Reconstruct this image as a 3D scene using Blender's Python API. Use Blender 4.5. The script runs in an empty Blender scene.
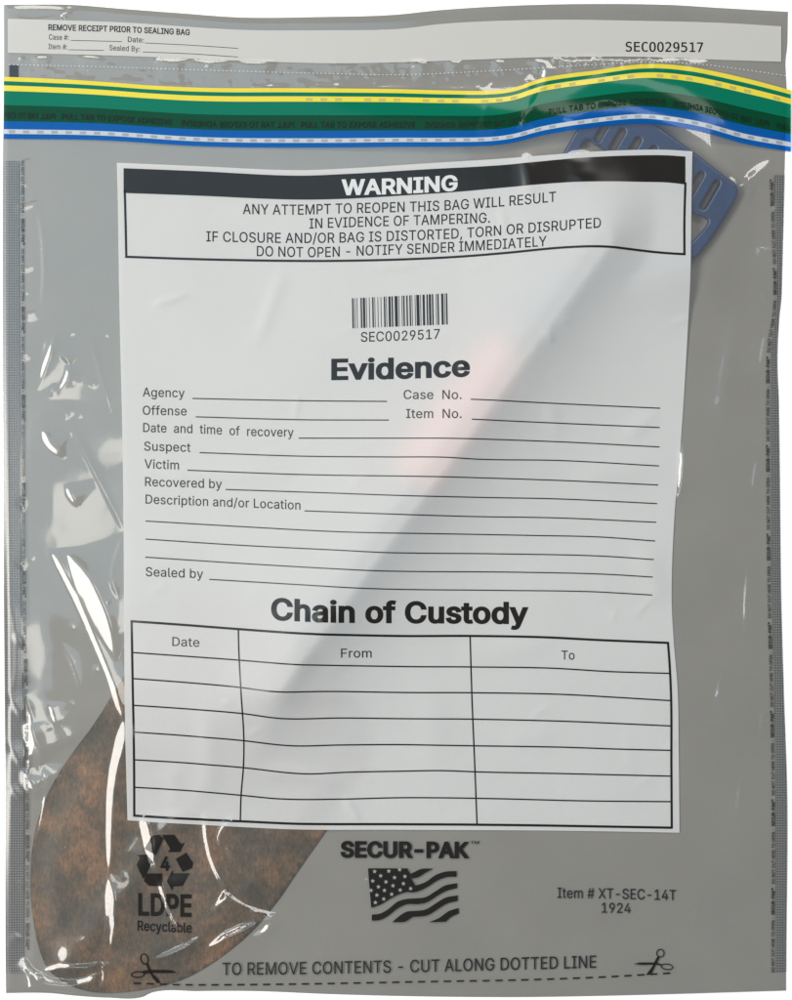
import bpy, bmesh, math, os
import numpy as np
from mathutils import Vector, Matrix
from mathutils.geometry import tessellate_polygon, delaunay_2d_cdt

S = bpy.context.scene
C = S.collection
P = 0.00046                      # metres per layout unit (one unit = 1/1000 of the picture height)
CX, CY = 396.0, 500.0
CAMH = 1.5

def wx(x): return (x - CX) * P
def wy(y): return (CY - y) * P

# ------------------------------------------------------------------ camera
cam_d = bpy.data.cameras.new('camera'); cam = bpy.data.objects.new('camera', cam_d); C.objects.link(cam)
cam.location = (0, 0, CAMH)
cam_d.sensor_fit = 'VERTICAL'; cam_d.sensor_height = 24.0
cam_d.lens = 24.0 * CAMH / (1000 * P)
cam_d.clip_start = 0.05; cam_d.clip_end = 50
S.camera = cam

# ------------------------------------------------------------------ world and lamps
W = bpy.data.worlds.new('World'); S.world = W; W.use_nodes = True
bg = W.node_tree.nodes['Background']; bg.inputs[0].default_value = (0.87, 0.95, 1.0, 1); bg.inputs[1].default_value = 0.30

def area(name, loc, target, sx, sy, radiance, col):
    d = bpy.data.lights.new(name, 'AREA'); d.shape = 'RECTANGLE'; d.size = sx; d.size_y = sy
    d.energy = radiance * math.pi * sx * sy; d.color = col
    o = bpy.data.objects.new(name, d); C.objects.link(o); o.location = loc
    v = Vector(target) - Vector(loc); o.rotation_euler = v.to_track_quat('-Z', 'Y').to_euler()
    return o
area('left_window_lamp', (-0.98, 0.10, 1.35), (0, 0, 0), 1.7, 0.50, 10.6, (1.0, 0.965, 0.91))
area('upper_glint_lamp', (0.10, 1.05, 1.30), (0, 0, 0), 1.7, 0.34, 6.4, (1.0, 0.97, 0.93))  # added lamp, makes folds running across the bag glint
area('cool_fill_panel', (-0.55, 0.35, 2.1), (-0.3, 0.2, 0), 0.9, 1.2, 1.3, (0.50, 0.80, 1.0))  # added overhead fill, gives the film's left half a cool reflection
area('warm_patch_lamp', (-0.30, -0.08, 1.62), (-0.12, -0.02, 0), 0.34, 0.16, 4.6, (1.0, 0.90, 0.78))  # added lamp, mirrored in the film as the beige patch at left

S.view_settings.view_transform = 'Standard'; S.view_settings.look = 'None'
S.view_settings.exposure = 0.0; S.view_settings.gamma = 1.0
S.render.film_transparent = False
S.cycles.transparent_max_bounces = 24
S.cycles.max_bounces = 10
S.cycles.caustics_reflective = True

# ------------------------------------------------------------------ numeric helpers
rng = np.random.RandomState(7)
def sm(t):
    t = np.clip(t, 0, 1); return t * t * (3 - 2 * t)
def herm(pts):
    xs = np.array([p[0] for p in pts], float); ys = np.array([p[1] for p in pts], float)
    if len(xs) == 1: return lambda x: np.full(np.shape(x), ys[0])
    m = np.diff(ys) / np.diff(xs)
    g = np.empty(len(xs)); g[0] = m[0]; g[-1] = m[-1]
    if len(xs) > 2: g[1:-1] = (m[:-1] + m[1:]) / 2
    def f(x):
        x = np.asarray(x, float); xc = np.clip(x, xs[0], xs[-1])
        i = np.clip(np.searchsorted(xs, xc) - 1, 0, len(xs) - 2)
        h = xs[i+1] - xs[i]; t = (xc - xs[i]) / h
        r = (2*t**3-3*t**2+1)*ys[i] + (t**3-2*t**2+t)*h*g[i] + (-2*t**3+3*t**2)*ys[i+1] + (t**3-t**2)*h*g[i+1]
        return r + (x - xc) * np.where(x < xs[0], g[0], g[-1])
    return f
NX, NY = 812, 1012
GX, GY = np.meshgrid(np.arange(NX, dtype=float), np.arange(NY, dtype=float))
def noise(cell, seed, ax=1.0, ay=1.0):
    r = np.random.RandomState(seed)
    cx, cy = cell * ax, cell * ay
    nx, ny = int(NX / cx) + 4, int(NY / cy) + 4
    g = r.uniform(-1, 1, (ny, nx))
    u = GX[0] / cx; v = GY[:, 0] / cy
    iu = u.astype(int); iv = v.astype(int)
    fu = u - iu; fv = v - iv
    fu = fu*fu*fu*(fu*(fu*6-15)+10); fv = fv*fv*fv*(fv*(fv*6-15)+10)
    a = g[iv][:, iu]; b = g[iv][:, iu+1]; c = g[iv+1][:, iu]; d = g[iv+1][:, iu+1]
    fu = fu[None, :]; fv = fv[:, None]
    return (a*(1-fu)+b*fu)*(1-fv) + (c*(1-fu)+d*fu)*fv
def sdf(poly):
    """signed distance (negative inside) to polygon, computed on a 2 unit grid and enlarged"""
    gx = np.arange(0, NX+2, 2.0); gy = np.arange(0, NY+2, 2.0); X, Y = np.meshgrid(gx, gy)
    d = np.full(X.shape, 1e9); ins = np.zeros(X.shape, bool)
    n = len(poly)
    for i in range(n):
        x0, y0 = poly[i]; x1, y1 = poly[(i+1) % n]
        dx, dy = x1-x0, y1-y0
        t = np.clip(((X-x0)*dx+(Y-y0)*dy)/(dx*dx+dy*dy+1e-9), 0, 1)
        d = np.minimum(d, (X-x0-t*dx)**2+(Y-y0-t*dy)**2)
        if y0 != y1:
            c = ((y0 > Y) != (y1 > Y)) & (X < (x1-x0)*(Y-y0)/(y1-y0)+x0); ins ^= c
    d = np.sqrt(d); d[ins] *= -1
    return samp(d, GX/2, GY/2)
def samp(A, x, y):
    x = np.clip(x, 0, A.shape[1]-1.001); y = np.clip(y, 0, A.shape[0]-1.001)
    i = x.astype(int); j = y.astype(int); u = x-i; v = y-j
    return (A[j, i]*(1-u)+A[j, i+1]*u)*(1-v)+(A[j+1, i]*(1-u)+A[j+1, i+1]*u)*v
def segd(x0, y0, x1, y1, X, Y):
    dx, dy = x1-x0, y1-y0
    t = np.clip(((X-x0)*dx+(Y-y0)*dy)/(dx*dx+dy*dy+1e-9), 0, 1)
    return np.hypot(X-x0-t*dx, Y-y0-t*dy), t

# ------------------------------------------------------------------ outlines (layout units)
Lx = herm([(0,4),(8,4),(78,4),(160,3),(430,3.2),(680,4.6),(780,5.4),(985,6),(998,6.3)])
Rx = herm([(0,789),(11,788),(48,787),(60,785.5),(90,786.5),(150,785),(250,782.5),(270,782),(300,781),(315,779.3),(360,777.2),(400,778.5),(450,779.3),(600,781),(690,783.5),(800,787),(960,786),(1000,786)])
Ty = herm([(0,5),(40,4.5),(70,4.8),(124,9),(177,13),(242,17.5),(320,17),(392,15),(442,10),(518,5.5),(594,4),(670,5),(720,8),(790,12)])
By = herm([(0,993),(50,993),(75,995.5),(106,997.5),(144,996.5),(150,993),(200,991),(255,991),(330,994),(420,996.3),(520,997),(590,996),(650,994.6),(790,990.4)])

SIDE = 1.0
A0 = np.array((222., 757.)); A1 = np.array((655., 172.)); AD = (A1-A0)/np.linalg.norm(A1-A0); AN = np.array((-AD[1], AD[0]))
blade_poly = [(150,640),(118,685),(96,722),(69,757),(50,788),(39,814),(32,846),(30,885),(32,912),(38,946),(47,969),(64,983),(86,991),(106,993),(125,992),(144,989.5),
              (174,983),(197,973),(223,956),(250,934),(276,904),(300,868),(327,830),(362,778),(376,740),(366,706),(340,684),(306,668),(278,650),(258,618),(232,600),(200,597),(172,611)]
def chaikin(p, n=2):
    p = [tuple(q) for q in p]
    for _ in range(n):
        q = []
        for i in range(len(p)):
            a, b = p[i], p[(i+1) % len(p)]
            q.append((a[0]*.75+b[0]*.25, a[1]*.75+b[1]*.25)); q.append((a[0]*.25+b[0]*.75, a[1]*.25+b[1]*.75))
        p = q
    return p
blade_poly = chaikin(blade_poly, 1)
grip_poly = chaikin([(586,113),(598,104),(614,104),(634,113),(664,132),(697,156),(722,176),(739,188),(734,201),(718,228),(701,252),(688,264),
             (664,272),(636,276),(604,286),(576,306),(556,330),(538,352),(524,352),(506,338),(508,322),(524,300),(540,270),(546,240),(542,212),(544,190),(556,165),(572,138)], 2)
hole_poly = chaikin([(584,137),(596,147),(620,160),(652,184),(686,212),(706,219),(708,224),(688,246),(672,256),(640,260),(604,266),(574,284),(562,276),(562,248),(560,216),(562,196),(574,168)], 2)
bs = sdf(blade_poly)
gs = sdf(grip_poly)
def blade_top(d, x, y):
    c = np.abs((x-A0[0])*AN[0] + (y-A0[1])*AN[1])
    return 0.75 + 1.3*sm(-d/34.) + 0.9*np.exp(-(c/16.)**2)*sm(-d/30.)      # millimetres

# ------------------------------------------------------------------ height of the clear front film (mm)
EDGE = np.minimum(np.minimum(GX-23, 770-GX), np.minimum(GY-64, (By(GX)-2)-GY))
E = sm(EDGE/34.)
H = 0.50 + E*(0.26 + 0.35*sm((GX-20)/260.)*sm((760-GX)/260.))
def smax(a, b, k=0.8):
    return 0.5*(a+b+np.sqrt((a-b)**2+k*k)) - 0.5*k*0.5
# shovel blade under the film
hb = np.where(bs < 0, blade_top(bs, GX, GY)+0.55, 1.3*np.exp(-(bs/26.)**2))
E2 = sm((GX-12)/24.)*sm((By(GX)+3-GY)/7.)
H = smax(H, hb*E2+0.3)
# shaft: a crest, steep on its shaded side, raised to deepen that shade
s0 = A0 + AD*95; s1 = A0 + AD*640
dd, tt = segd(s0[0], s0[1], s1[0], s1[1], GX, GY)
side = (GX-s0[0])*AN[0] + (GY-s0[1])*AN[1]
wl = 50. + 72.*sm(.5-side/(2*(dd+5.)))
sh = 15.2*np.exp(-np.sqrt((np.maximum(dd-5, 0)/wl)**2+.01)+.1)
sh = sh * sm((GY-60)/60.)
H = smax(H, sh)
# fading crest below the shaft, across the table on the label
d2, t2 = segd(300, 655, 236, 800, GX, GY)
H = H + 1.0*np.exp(-(d2/15.)**2)*(1-t2)**.7*sm((GY-560)/60)
# grip
gp = np.maximum(gs, 0); att = sm((GY-46)/84.)*sm((784-GX)/80.)
gh = 7.2*np.exp(-(gp/46.)**1.8)*np.maximum(att, .80*np.exp(-(gp/17.)**2))
H = smax(H, gh)
# slack undulation
H += E*(0.34*noise(130, 1) + 0.20*noise(60, 2) + 0.022*noise(24, 3))
def smfloor(a, b, k): return 0.5*(a+b+np.sqrt((a-b)**2+k*k))
TOP = np.where(bs < 1, blade_top(np.minimum(bs, 0), GX, GY)+.15, 0)
TOP = np.maximum(TOP, np.where(gs < 1, 5.5, 0))
LAB = sm((GX-112)/12.)*sm((694-GX)/12.)*sm((GY-158)/12.)*sm((832-GY)/12.)
H += E*(1-LAB)*((0.004+.007*sm((330-GX)/200)*sm((GY-330)/200))*noise(10, 4) + 0.001*noise(5, 5)) + LAB*0.018*noise(9, 6)
H += E*LAB*0.045*noise(16, 21, 1.0, 3.0)*sm((330-GX)/150.)

for _ in range(3):
    TOP[1:-1, 1:-1] = np.maximum(TOP[1:-1, 1:-1], .25*(TOP[:-2, 1:-1]+TOP[2:, 1:-1]+TOP[1:-1, :-2]+TOP[1:-1, 2:]))
H = smfloor(H, TOP, .25)

def crease(pts, h, s, s_end=None, taper=0.25, one=False):
    """raised fold in the film: pts polyline, h mm, s half width in units"""
    global H
    s_end = s if s_end is None else s_end
    P_ = np.array(pts, float)
    if len(P_) > 2:
        q = [P_[0]]
        for i in range(len(P_)-1):
            q += [P_[i]*.7+P_[i+1]*.3, P_[i]*.3+P_[i+1]*.7]
        q.append(P_[-1]); P_ = np.array(q)
    L = np.r_[0, np.cumsum(np.hypot(*(P_[1:]-P_[:-1]).T))]
    m = 4*max(s, s_end)+2
    x0, x1 = int(max(P_[:,0].min()-m, 0)), int(min(P_[:,0].max()+m, NX-1))
    y0, y1 = int(max(P_[:,1].min()-m, 0)), int(min(P_[:,1].max()+m, NY-1))
    X = GX[y0:y1, x0:x1]; Y = GY[y0:y1, x0:x1]
    best = np.full(X.shape, 1e9); T = np.zeros(X.shape)
    for i in range(len(P_)-1):
        d, t = segd(*P_[i], *P_[i+1], X, Y)
        k = d < best; best[k] = d[k]; T[k] = ((L[i]+t*(L[i+1]-L[i]))/L[-1])[k]
    sg = s+(s_end-s)*T
    f = sm(T/taper)*sm((1-T)/taper) if taper else 1.0
    H[y0:y1, x0:x1] += h*f*(sg/max(s, s_end))*np.exp(-.5*(best/sg)**2)

LAMP_L = np.array((-0.98, 0.10, 1.35)); LAMP_U = np.array((0.10, 1.05, 1.30))
def tilt_to(lamp, x, y):
    p = np.array((wx(x), wy(y), 0.0)); a = lamp-p; b = np.array((0, 0, CAMH))-p
    h = a/np.linalg.norm(a)+b/np.linalg.norm(b); return h[:2]/h[2]
def facet(pts, w, w_end=None, taper=.35, gain=1.0, back=2.0, k=.46):
    """crisp fold: one flat flank of width w tilted to mirror a lamp, the other side falling away gently"""
    global H
    w_end = w if w_end is None else w_end
    w *= 1.3; w_end *= 1.3
    P_ = np.array(pts, float)
    if len(P_) > 2:
        q = [P_[0]]
        for i in range(len(P_)-1): q += [P_[i]*.75+P_[i+1]*.25, P_[i]*.25+P_[i+1]*.75]
        q.append(P_[-1]); P_ = np.array(q)
    D = P_[-1]-P_[0]; nrm = np.array((D[1], -D[0]))/np.hypot(*D)          # layout normal (x right, y down)
    opts = []
    mid = P_[len(P_)//2]
    for lm, ax in ((LAMP_L, 0), (LAMP_U, 1)):
        tl = tilt_to(lm, *mid)
        for sg_ in (1.0, -1.0):
            n = nrm*sg_; nw = np.array((n[0], -n[1]))
            if abs(nw[ax]) < .15: continue
            s_ = tl[ax]/nw[ax]
            if s_ <= 0 or s_ > .75: continue
            opts.append((max(0, abs(s_*nw[1-ax]-tl[1-ax])-(.24 if ax == 0 else .24))*3+s_*.3, lm is LAMP_L, sg_))
    err_, isL, sgn = min(opts); lamp = LAMP_L if isL else LAMP_U
    L = np.r_[0, np.cumsum(np.hypot(*(P_[1:]-P_[:-1]).T))]
    m = int(7*max(w, w_end)*back/2+4)
    x0, x1 = int(max(P_[:,0].min()-m, 0)), int(min(P_[:,0].max()+m, NX-1))
    y0, y1 = int(max(P_[:,1].min()-m, 0)), int(min(P_[:,1].max()+m, NY-1))
    X = GX[y0:y1, x0:x1]; Y = GY[y0:y1, x0:x1]
    best = np.full(X.shape, 1e9); T = np.zeros(X.shape); cc = np.zeros(X.shape)
    SS = []
    for i in range(len(P_)):
        a = P_[max(i-1, 0)]; b = P_[min(i+1, len(P_)-1)]; d = b-a; n = np.array((d[1], -d[0]))/np.hypot(*d)*sgn
        tl = tilt_to(lamp, *P_[i]); need = tl[0]*n[0]-tl[1]*n[1]                # world y is up
        if lamp is LAMP_L: need = tl[0]/n[0] if abs(n[0]) > .25 else need
        else: need = -tl[1]/n[1] if abs(n[1]) > .25 else need
        xi, yi = int(np.clip(P_[i][0], 3, NX-4)), int(np.clip(P_[i][1], 3, NY-4))
        gx = (H[yi, xi+3]-H[yi, xi-3])/6/k; gy = (H[yi+3, xi]-H[yi-3, xi])/6/k
        here = -(gx*n[0]+gy*n[1])
        SS.append(np.clip(need*gain-here, .06, .62))
    SS = np.array(SS)
    for i in range(len(P_)-1):
        d, t = segd(*P_[i], *P_[i+1], X, Y); e_ = P_[i+1]-P_[i]; n = np.array((e_[1], -e_[0]))/np.hypot(*e_)*sgn
        c = (X-P_[i][0])*n[0]+(Y-P_[i][1])*n[1]
        q_ = d < best; best[q_] = d[q_]; T[q_] = ((L[i]+t*(L[i+1]-L[i]))/L[-1])[q_]; cc[q_] = (np.sign(c)*d)[q_]
    sl_ = np.interp(T, L/L[-1], SS)
    w_ = (w+(w_end-w)*T)*sm(T/taper)**.6*sm((1-T)/taper)**.6 + .02
    c = cc+w_*.5
    pr = np.where(c >= 0, np.clip(1-c/w_, 0, 1), np.exp(np.minimum(c, 0)/(w_*back)))
    H[y0:y1, x0:x1] += k*sl_*w_*pr

# folds read off the photograph, left side and bottom
facet([(50,549),(62,570),(80,606),(98,648),(112,682),(120,712)], 4.5, 3.5, .12)
facet([(66,552),(86,588),(104,628),(118,662)], 17, 12, .4, .8)
facet([(112,676),(118,700),(124,722)], 6, 4, .35)
facet([(125,716),(121,740),(112,775),(109,820),(109,876)], 8.5, 4.5, .16)
facet([(109,870),(106,920),(103,962)], 3, 2, .3, .85)
facet([(141,812),(150,850),(157,880)], 8.5, 5.5, .2)
facet([(155,868),(163,896),(174,922),(190,946)], 5.0, 3, .25)
facet([(203,810),(206,846),(216,874),(228,892)], 4.4, 4.2, .12)
facet([(224,889),(234,898),(250,907),(278,915)], 4.4, 4.6, .12)
facet([(274,910),(270,926),(250,938)], 4, 3, .3)
facet([(234,814),(222,826),(217,838),(222,850)], 3.0, 2.8, .2)
facet([(219,843),(234,860),(252,880),(280,906)], 3.0, 3.2, .12)
facet([(205,948),(232,930),(262,920)], 5, 5, .35, .9)
facet([(24,956),(32,970),(46,977)], 2.2, 2.8, .2)
facet([(30,973),(56,982),(84,981),(102,971)], 6.0, 4.6, .2)
facet([(42,968),(64,965),(90,965),(102,961)], 3.2, 3.0, .25)
facet([(101,960),(104,974),(98,994)], 3.2, 3, .3)
facet([(49,702),(54,720),(60,728)], 3.8, 2.2, .35); facet([(60,726),(65,736),(69,748)], 2.4, 1.8, .35)
facet([(22,722),(32,744),(42,766)], 9, 8, .35, .95)
facet([(20,768),(26,786),(36,800)], 8, 6, .4, .95)
facet([(44,764),(46,785),(43,810),(36,842)], 3.4, 1.8, .25)
facet([(28,776),(34,790),(40,800)], 6, 5, .4, .85)
facet([(55,332),(49,352),(42,374),(37,392)], 5.4, 2, .45)
facet([(48,336),(44,348),(42,360)], 3, 2, .4, .8)
facet([(68,364),(67,378),(56,396)], 3.6, 2.4, .4); facet([(60,356),(66,360),(70,366)], 1.8, 1.4, .4); facet([(54,384),(50,398)], 2.4, 1.5, .4)
facet([(63,406),(66,420)], 2.0, 1.4, .4)
facet([(42,428),(46,442),(56,452),(67,458)], 5.2, 3, .35)
facet([(66,486),(70,496),(79,508)], 4.0, 2.6, .35)
facet([(68,424),(88,462),(110,505),(124,532)], 1.25, 1.25, .12)
facet([(124,532),(113,562),(111,582),(120,600)], 1.6, 1.6, .2)
for (a, b, c, d, h) in [(16,162,34,158,2.2),(12,207,44,199,2.8),(16,269,40,262,2.2),(18,314,44,309,2.4),(16,355,34,350,1.6),(20,237,30,239,1.3),(15,500,24,512,1.6),(15,560,24,572,1.8),(12,634,24,650,2.4),(6,694,22,722,4.4),(6,742,22,772,4.4),(8,786,22,804,3),(14,880,24,894,1.6),(12,932,24,940,1.4),(22,180,30,186,1.4),(22,290,28,296,1.2)]:
    facet([(a,b),((a+c)/2+1,(b+d)/2),(c,d)], h, h*.7, .4)
# header corner, perforation, adhesive strip
facet([(8,12),(22,19),(44,18),(66,14)], 1.8, 1.8, .2); facet([(10,8),(40,7),(70,10)], 3.2, 2.2, .2); facet([(60,16),(70,12),(66,8)], 1.8, 1.4, .2)
facet([(30,59),(40,57),(54,58.5)], 3.6, 3.6, .4); facet([(74,58),(90,56.5),(108,60)], 3.6, 3.4, .4); facet([(20,56),(26,60)], 2, 2, .4)
for x0, x1, y, h in [(24,52,75,1.6),(60,98,77,2.8),(104,148,79,2.2),(146,200,83,1.6),(250,290,85,2.4),(300,350,84,2.0),(356,420,86,2.2),(440,470,87,1.8),(470,500,88,1.6)]:
    facet([(x0,y),((x0+x1)/2,y+1.2),(x1,y+.5)], h, h, .4, .97)
for x0, x1, y in [(150,190,59.5),(180,240,60),(230,280,61.5),(560,600,60.5),(596,650,58.8),(640,690,58.8),(680,712,60.5),(410,430,61)]:
    facet([(x0,y),((x0+x1)/2,y+.6),(x1,y+.5)], 5.2, 5.2, .4, .95)
facet([(546,60),(543,80),(533,100),(517,130)], 4.2, 3.6, .15)
facet([(529,72),(524,96),(522,128)], 3.2, 2.4, .2)
facet([(488,84),(484,110),(478,134)], 2.4, 2, .3, .94)
facet([(8,79),(34,91),(60,102)], .9, .9, .12)
facet([(118,118),(160,121),(214,122)], .9, .9, .2); facet([(476,126),(500,128)], 2.0, 1.8, .3); facet([(560,121),(576,124)], 1.6, 1.6, .3)
for x, w in [(455,8),(500,7),(541,7)]: facet([(x-w,59.5),(x,62),(x+w,60.5)], 3.6, 3.2, .4)
for k_, x in enumerate([552,560,568,577,585,594,603,612,621,630,640,651]):
    facet([(x,56),(x+1.5,67+(k_%3)*2)], 2.6, 2.0, .4, .97)
rr = np.random.RandomState(3)
for k_ in range(90):
    x = rr.uniform(150, 560); y = rr.uniform(64, 86); crease([(x, y), (x+rr.uniform(-2, 2), y+rr.uniform(4, 9))], rr.uniform(.08, .24), 1.5, 1.2, .4)
for k_ in range(70):
    x = rr.uniform(10, 780); y = rr.uniform(60, 80) - 8*math.exp(-((x-650)/90)**2); crease([(x, y), (x+rr.uniform(8, 22), y+rr.uniform(-2, 2))], rr.uniform(.05, .22), 1.8, 1.4, .4)
# right side
facet([(756,246),(764,249),(774,249)], 3.2, 2.4, .35); facet([(774,203),(784,209)], 2.6, 2, .4)
facet([(772,158),(752,172),(738,190)], 7, 4, .4, .8)
crease([(742,300),(733,345),(724,395),(720,440)], .5, 8, 7, .3)
facet([(681,441),(680,470),(677,502)], 4.6, 3.2, .35)
crease([(690,560),(720,610),(728,640)], .3, 9, 7, .4)
facet([(25,694),(31,726),(29,756),(26,786)], 4.6, 3.4, .3); facet([(12,600),(16,660),(13,700)], 2.4, 2.4, .3)
facet([(109,872),(113,910),(110,955)], 7, 6, .35, .84); facet([(250,906),(262,920),(276,912)], 3, 3, .4)
facet([(36,196),(44,260),(40,322)], 1.6, 2.0, .35, .95); facet([(88,330),(98,372),(112,418)], 1.5, 1.5, .35, .97)
facet([(60,640),(74,668),(82,700)], 2.0, 1.5, .4, .97); facet([(150,960),(176,950),(204,934)], 2.2, 2.0, .35)
for a_ in [(766,330,760,372,1.4),(758,452,752,500,1.3),(748,560,744,640,1.6),(764,700,760,744,1.2),(742,772,736,826,1.2),(756,868,750,900,1.0),(716,250,704,300,1.4),(722,668,716,712,1.1),(700,900,690,934,1.0)]:
    facet([(a_[0],a_[1]),((a_[0]+a_[2])/2-2,(a_[1]+a_[3])/2),(a_[2],a_[3])], a_[4], a_[4], .4, .95)
r5 = np.random.RandomState(11)
for k_ in range(150):
    x = r5.uniform(26, 766); y = r5.uniform(150, 975); an = r5.uniform(0, math.pi); ln = r5.uniform(3, 12)
    if 120 < x < 685 and 160 < y < 828: continue
    crease([(x, y), (x+ln*math.cos(an), y+ln*math.sin(an))], r5.uniform(.06, .26), r5.uniform(1.2, 1.8), 1.2, .4)
for k_ in range(46):
    x = r5.uniform(130, 670); y = r5.uniform(270, 815); an = r5.normal(-.9, .6); ln = r5.uniform(8, 46); dx_ = ln*math.cos(an); dy_ = ln*math.sin(an)
    crease([(x, y), (x+dx_*.5+r5.uniform(-3, 3), y+dy_*.5+r5.uniform(-3, 3)), (x+dx_, y+dy_)], r5.uniform(.08, .32), r5.uniform(2.0, 4.0), 2.0, .4)
# soft dents and wrinkles on the label itself
for c in [([(150,306),(170,300),(192,293)], .35, 3, 2.6), ([(290,262),(272,300),(262,335),(244,352)], .35, 6, 5),
          ([(122,470),(220,476),(300,474)], .35, 7, 8), ([(268,690),(300,686),(360,702)], .5, 9, 6), ([(250,770),(300,772),(330,780),(346,796)], .6, 8, 4),
          ([(340,796),(348,802),(362,826)], .4, 3, 2.4), ([(205,700),(212,760),(206,812)], .45, 8, 8), ([(170,760),(178,810)], .35, 7, 6),
          ([(620,440),(660,410)], .3, 6, 6), ([(560,480),(620,470),(670,470)], .35, 9, 9), ([(545,400),(560,440)], .25, 5, 5),
          ([(640,540),(664,610)], .5, 10, 8), ([(410,640),(440,720),(420,800)], .3, 14, 12), ([(360,270),(430,266)], .22, 3, 3),
          ([(500,205),(504,240)], .2, 3, 3), ([(545,330),(552,345)], .3, 3, 3), ([(520,150),(530,176),(528,205)], .45, 6, 6), ([(575,150),(580,190)], .5, 9, 8),
          ([(450,655),(520,650),(560,640)], .35, 10, 8), ([(500,740),(560,735)], .25, 8, 8)]:
    crease(c[0], c[1]*1.7, c[2], c[3], .35)
for _ in range(1):
    H[1:-1, 1:-1] = .25*H[1:-1, 1:-1]+.125*(H[:-2, 1:-1]+H[2:, 1:-1]+H[1:-1, :-2]+H[1:-1, 2:])+.0625*(H[:-2, :-2]+H[2:, 2:]+H[:-2, 2:]+H[2:, :-2])
H += .9*np.exp(-((GY-(By(GX)-20))/7.)**2)*sm((GX-200)/60.)*sm((600-GX)/120.)*.35
ft = sm((np.minimum(np.minimum(GX-Lx(GY), Rx(GY)-GX), np.minimum(GY-Ty(GX), By(GX)-GY))+1)/7.)
H = 0.34 + (np.maximum(H, 0.5)-0.34)*(0.25+0.75*ft)
def hz(x, y): return samp(H, np.asarray(x, float), np.asarray(y, float))

# ------------------------------------------------------------------ materials
def mat(name):
    m = bpy.data.materials.new(name); m.use_nodes = True
    nt = m.node_tree; nt.nodes.clear(); out = nt.nodes.new('ShaderNodeOutputMaterial')
    return m, nt, out
def N(nt, t, **kw):
    n = nt.nodes.new(t)
    for k, v in kw.items():
        if isinstance(k, str) and hasattr(n, k): setattr(n, k, v)
    return n
def pri(nt, base, rough, metal=0.0, spec=0.5, coat=0.0):
    b = nt.nodes.new('ShaderNodeBsdfPrincipled')
    b.inputs['Base Color'].default_value = (*base, 1); b.inputs['Roughness'].default_value = rough
    b.inputs['Metallic'].default_value = metal; b.inputs['Specular IOR Level'].default_value = spec
    b.inputs['Coat Weight'].default_value = coat; b.inputs['Coat Roughness'].default_value = 0.12
    return b
def noise_tex(nt, scale, detail=4, rough=.55, vec=None, stretch=None):
    tc = nt.nodes.new('ShaderNodeTexCoord'); mp = nt.nodes.new('ShaderNodeMapping')
    if stretch: mp.inputs['Scale'].default_value = stretch[0]; mp.inputs['Rotation'].default_value = stretch[1]
    n = nt.nodes.new('ShaderNodeTexNoise'); n.inputs['Scale'].default_value = scale; n.inputs['Detail'].default_value = detail; n.inputs['Roughness'].default_value = rough
    nt.links.new(tc.outputs['Object'], mp.inputs[0]); nt.links.new(mp.outputs[0], n.inputs['Vector'])
    return n
def ramp(nt, src, stops):
    r = nt.nodes.new('ShaderNodeValToRGB'); nt.links.new(src, r.inputs[0])
    el = r.color_ramp.elements
    while len(el) < len(stops): el.new(0.5)
    for e, (p, c) in zip(el, stops): e.position = p; e.color = (*c, 1) if len(c) == 3 else c
    return r
def simple(name, base, rough, spec=0.5, coat=0.0, var=0.0, nscale=60, metal=0, bump=0.0, bscale=400):
    m, nt, out = mat(name); b = pri(nt, base, rough, metal, spec, coat)
    if var:
        n = noise_tex(nt, nscale)
        lo = tuple(c*(1-var) for c in base); hi = tuple(min(1, c*(1+var)) for c in base)
        r = ramp(nt, n.outputs[0], [(.3, lo), (.7, hi)]); nt.links.new(r.outputs[0], b.inputs['Base Color'])
    if bump:
        n2 = noise_tex(nt, bscale); bp = nt.nodes.new('ShaderNodeBump'); bp.inputs['Strength'].default_value = bump; bp.inputs['Distance'].default_value = .0003
        nt.links.new(n2.outputs[0], bp.inputs['Height']); nt.links.new(bp.outputs[0], b.inputs['Normal'])
    nt.links.new(b.outputs[0], out.inputs[0]); return m
def see_through(name, col, clear, tint, rough, ior, haze=None):
    """mix of a diffuse colour and clear film, with a glossy skin on top"""
    m, nt, out = mat(name)
    df = nt.nodes.new('ShaderNodeBsdfDiffuse'); df.inputs[0].default_value = (*col, 1)
    tr = nt.nodes.new('ShaderNodeBsdfTransparent'); tr.inputs[0].default_value = (*tint, 1)
    mx = nt.nodes.new('ShaderNodeMixShader'); mx.inputs[0].default_value = clear
    nt.links.new(df.outputs[0], mx.inputs[1]); nt.links.new(tr.outputs[0], mx.inputs[2])
    gl = nt.nodes.new('ShaderNodeBsdfGlossy'); gl.inputs['Roughness'].default_value = rough; gl.inputs['Color'].default_value = (1, 1, 1, 1)
    fr = nt.nodes.new('ShaderNodeFresnel'); ge = nt.nodes.new('ShaderNodeNewGeometry'); mr = nt.nodes.new('ShaderNodeMapRange')   # a thin sheet reflects alike from both sides
    mr.inputs['To Min'].default_value = ior; mr.inputs['To Max'].default_value = 1/ior
    nt.links.new(ge.outputs['Backfacing'], mr.inputs['Value']); nt.links.new(mr.outputs[0], fr.inputs[0])
    m2 = nt.nodes.new('ShaderNodeMixShader'); nt.links.new(fr.outputs[0], m2.inputs[0])
    nt.links.new(mx.outputs[0], m2.inputs[1]); nt.links.new(gl.outputs[0], m2.inputs[2])
    nt.links.new(m2.outputs[0], out.inputs[0]); return m, nt, df, mx

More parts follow.
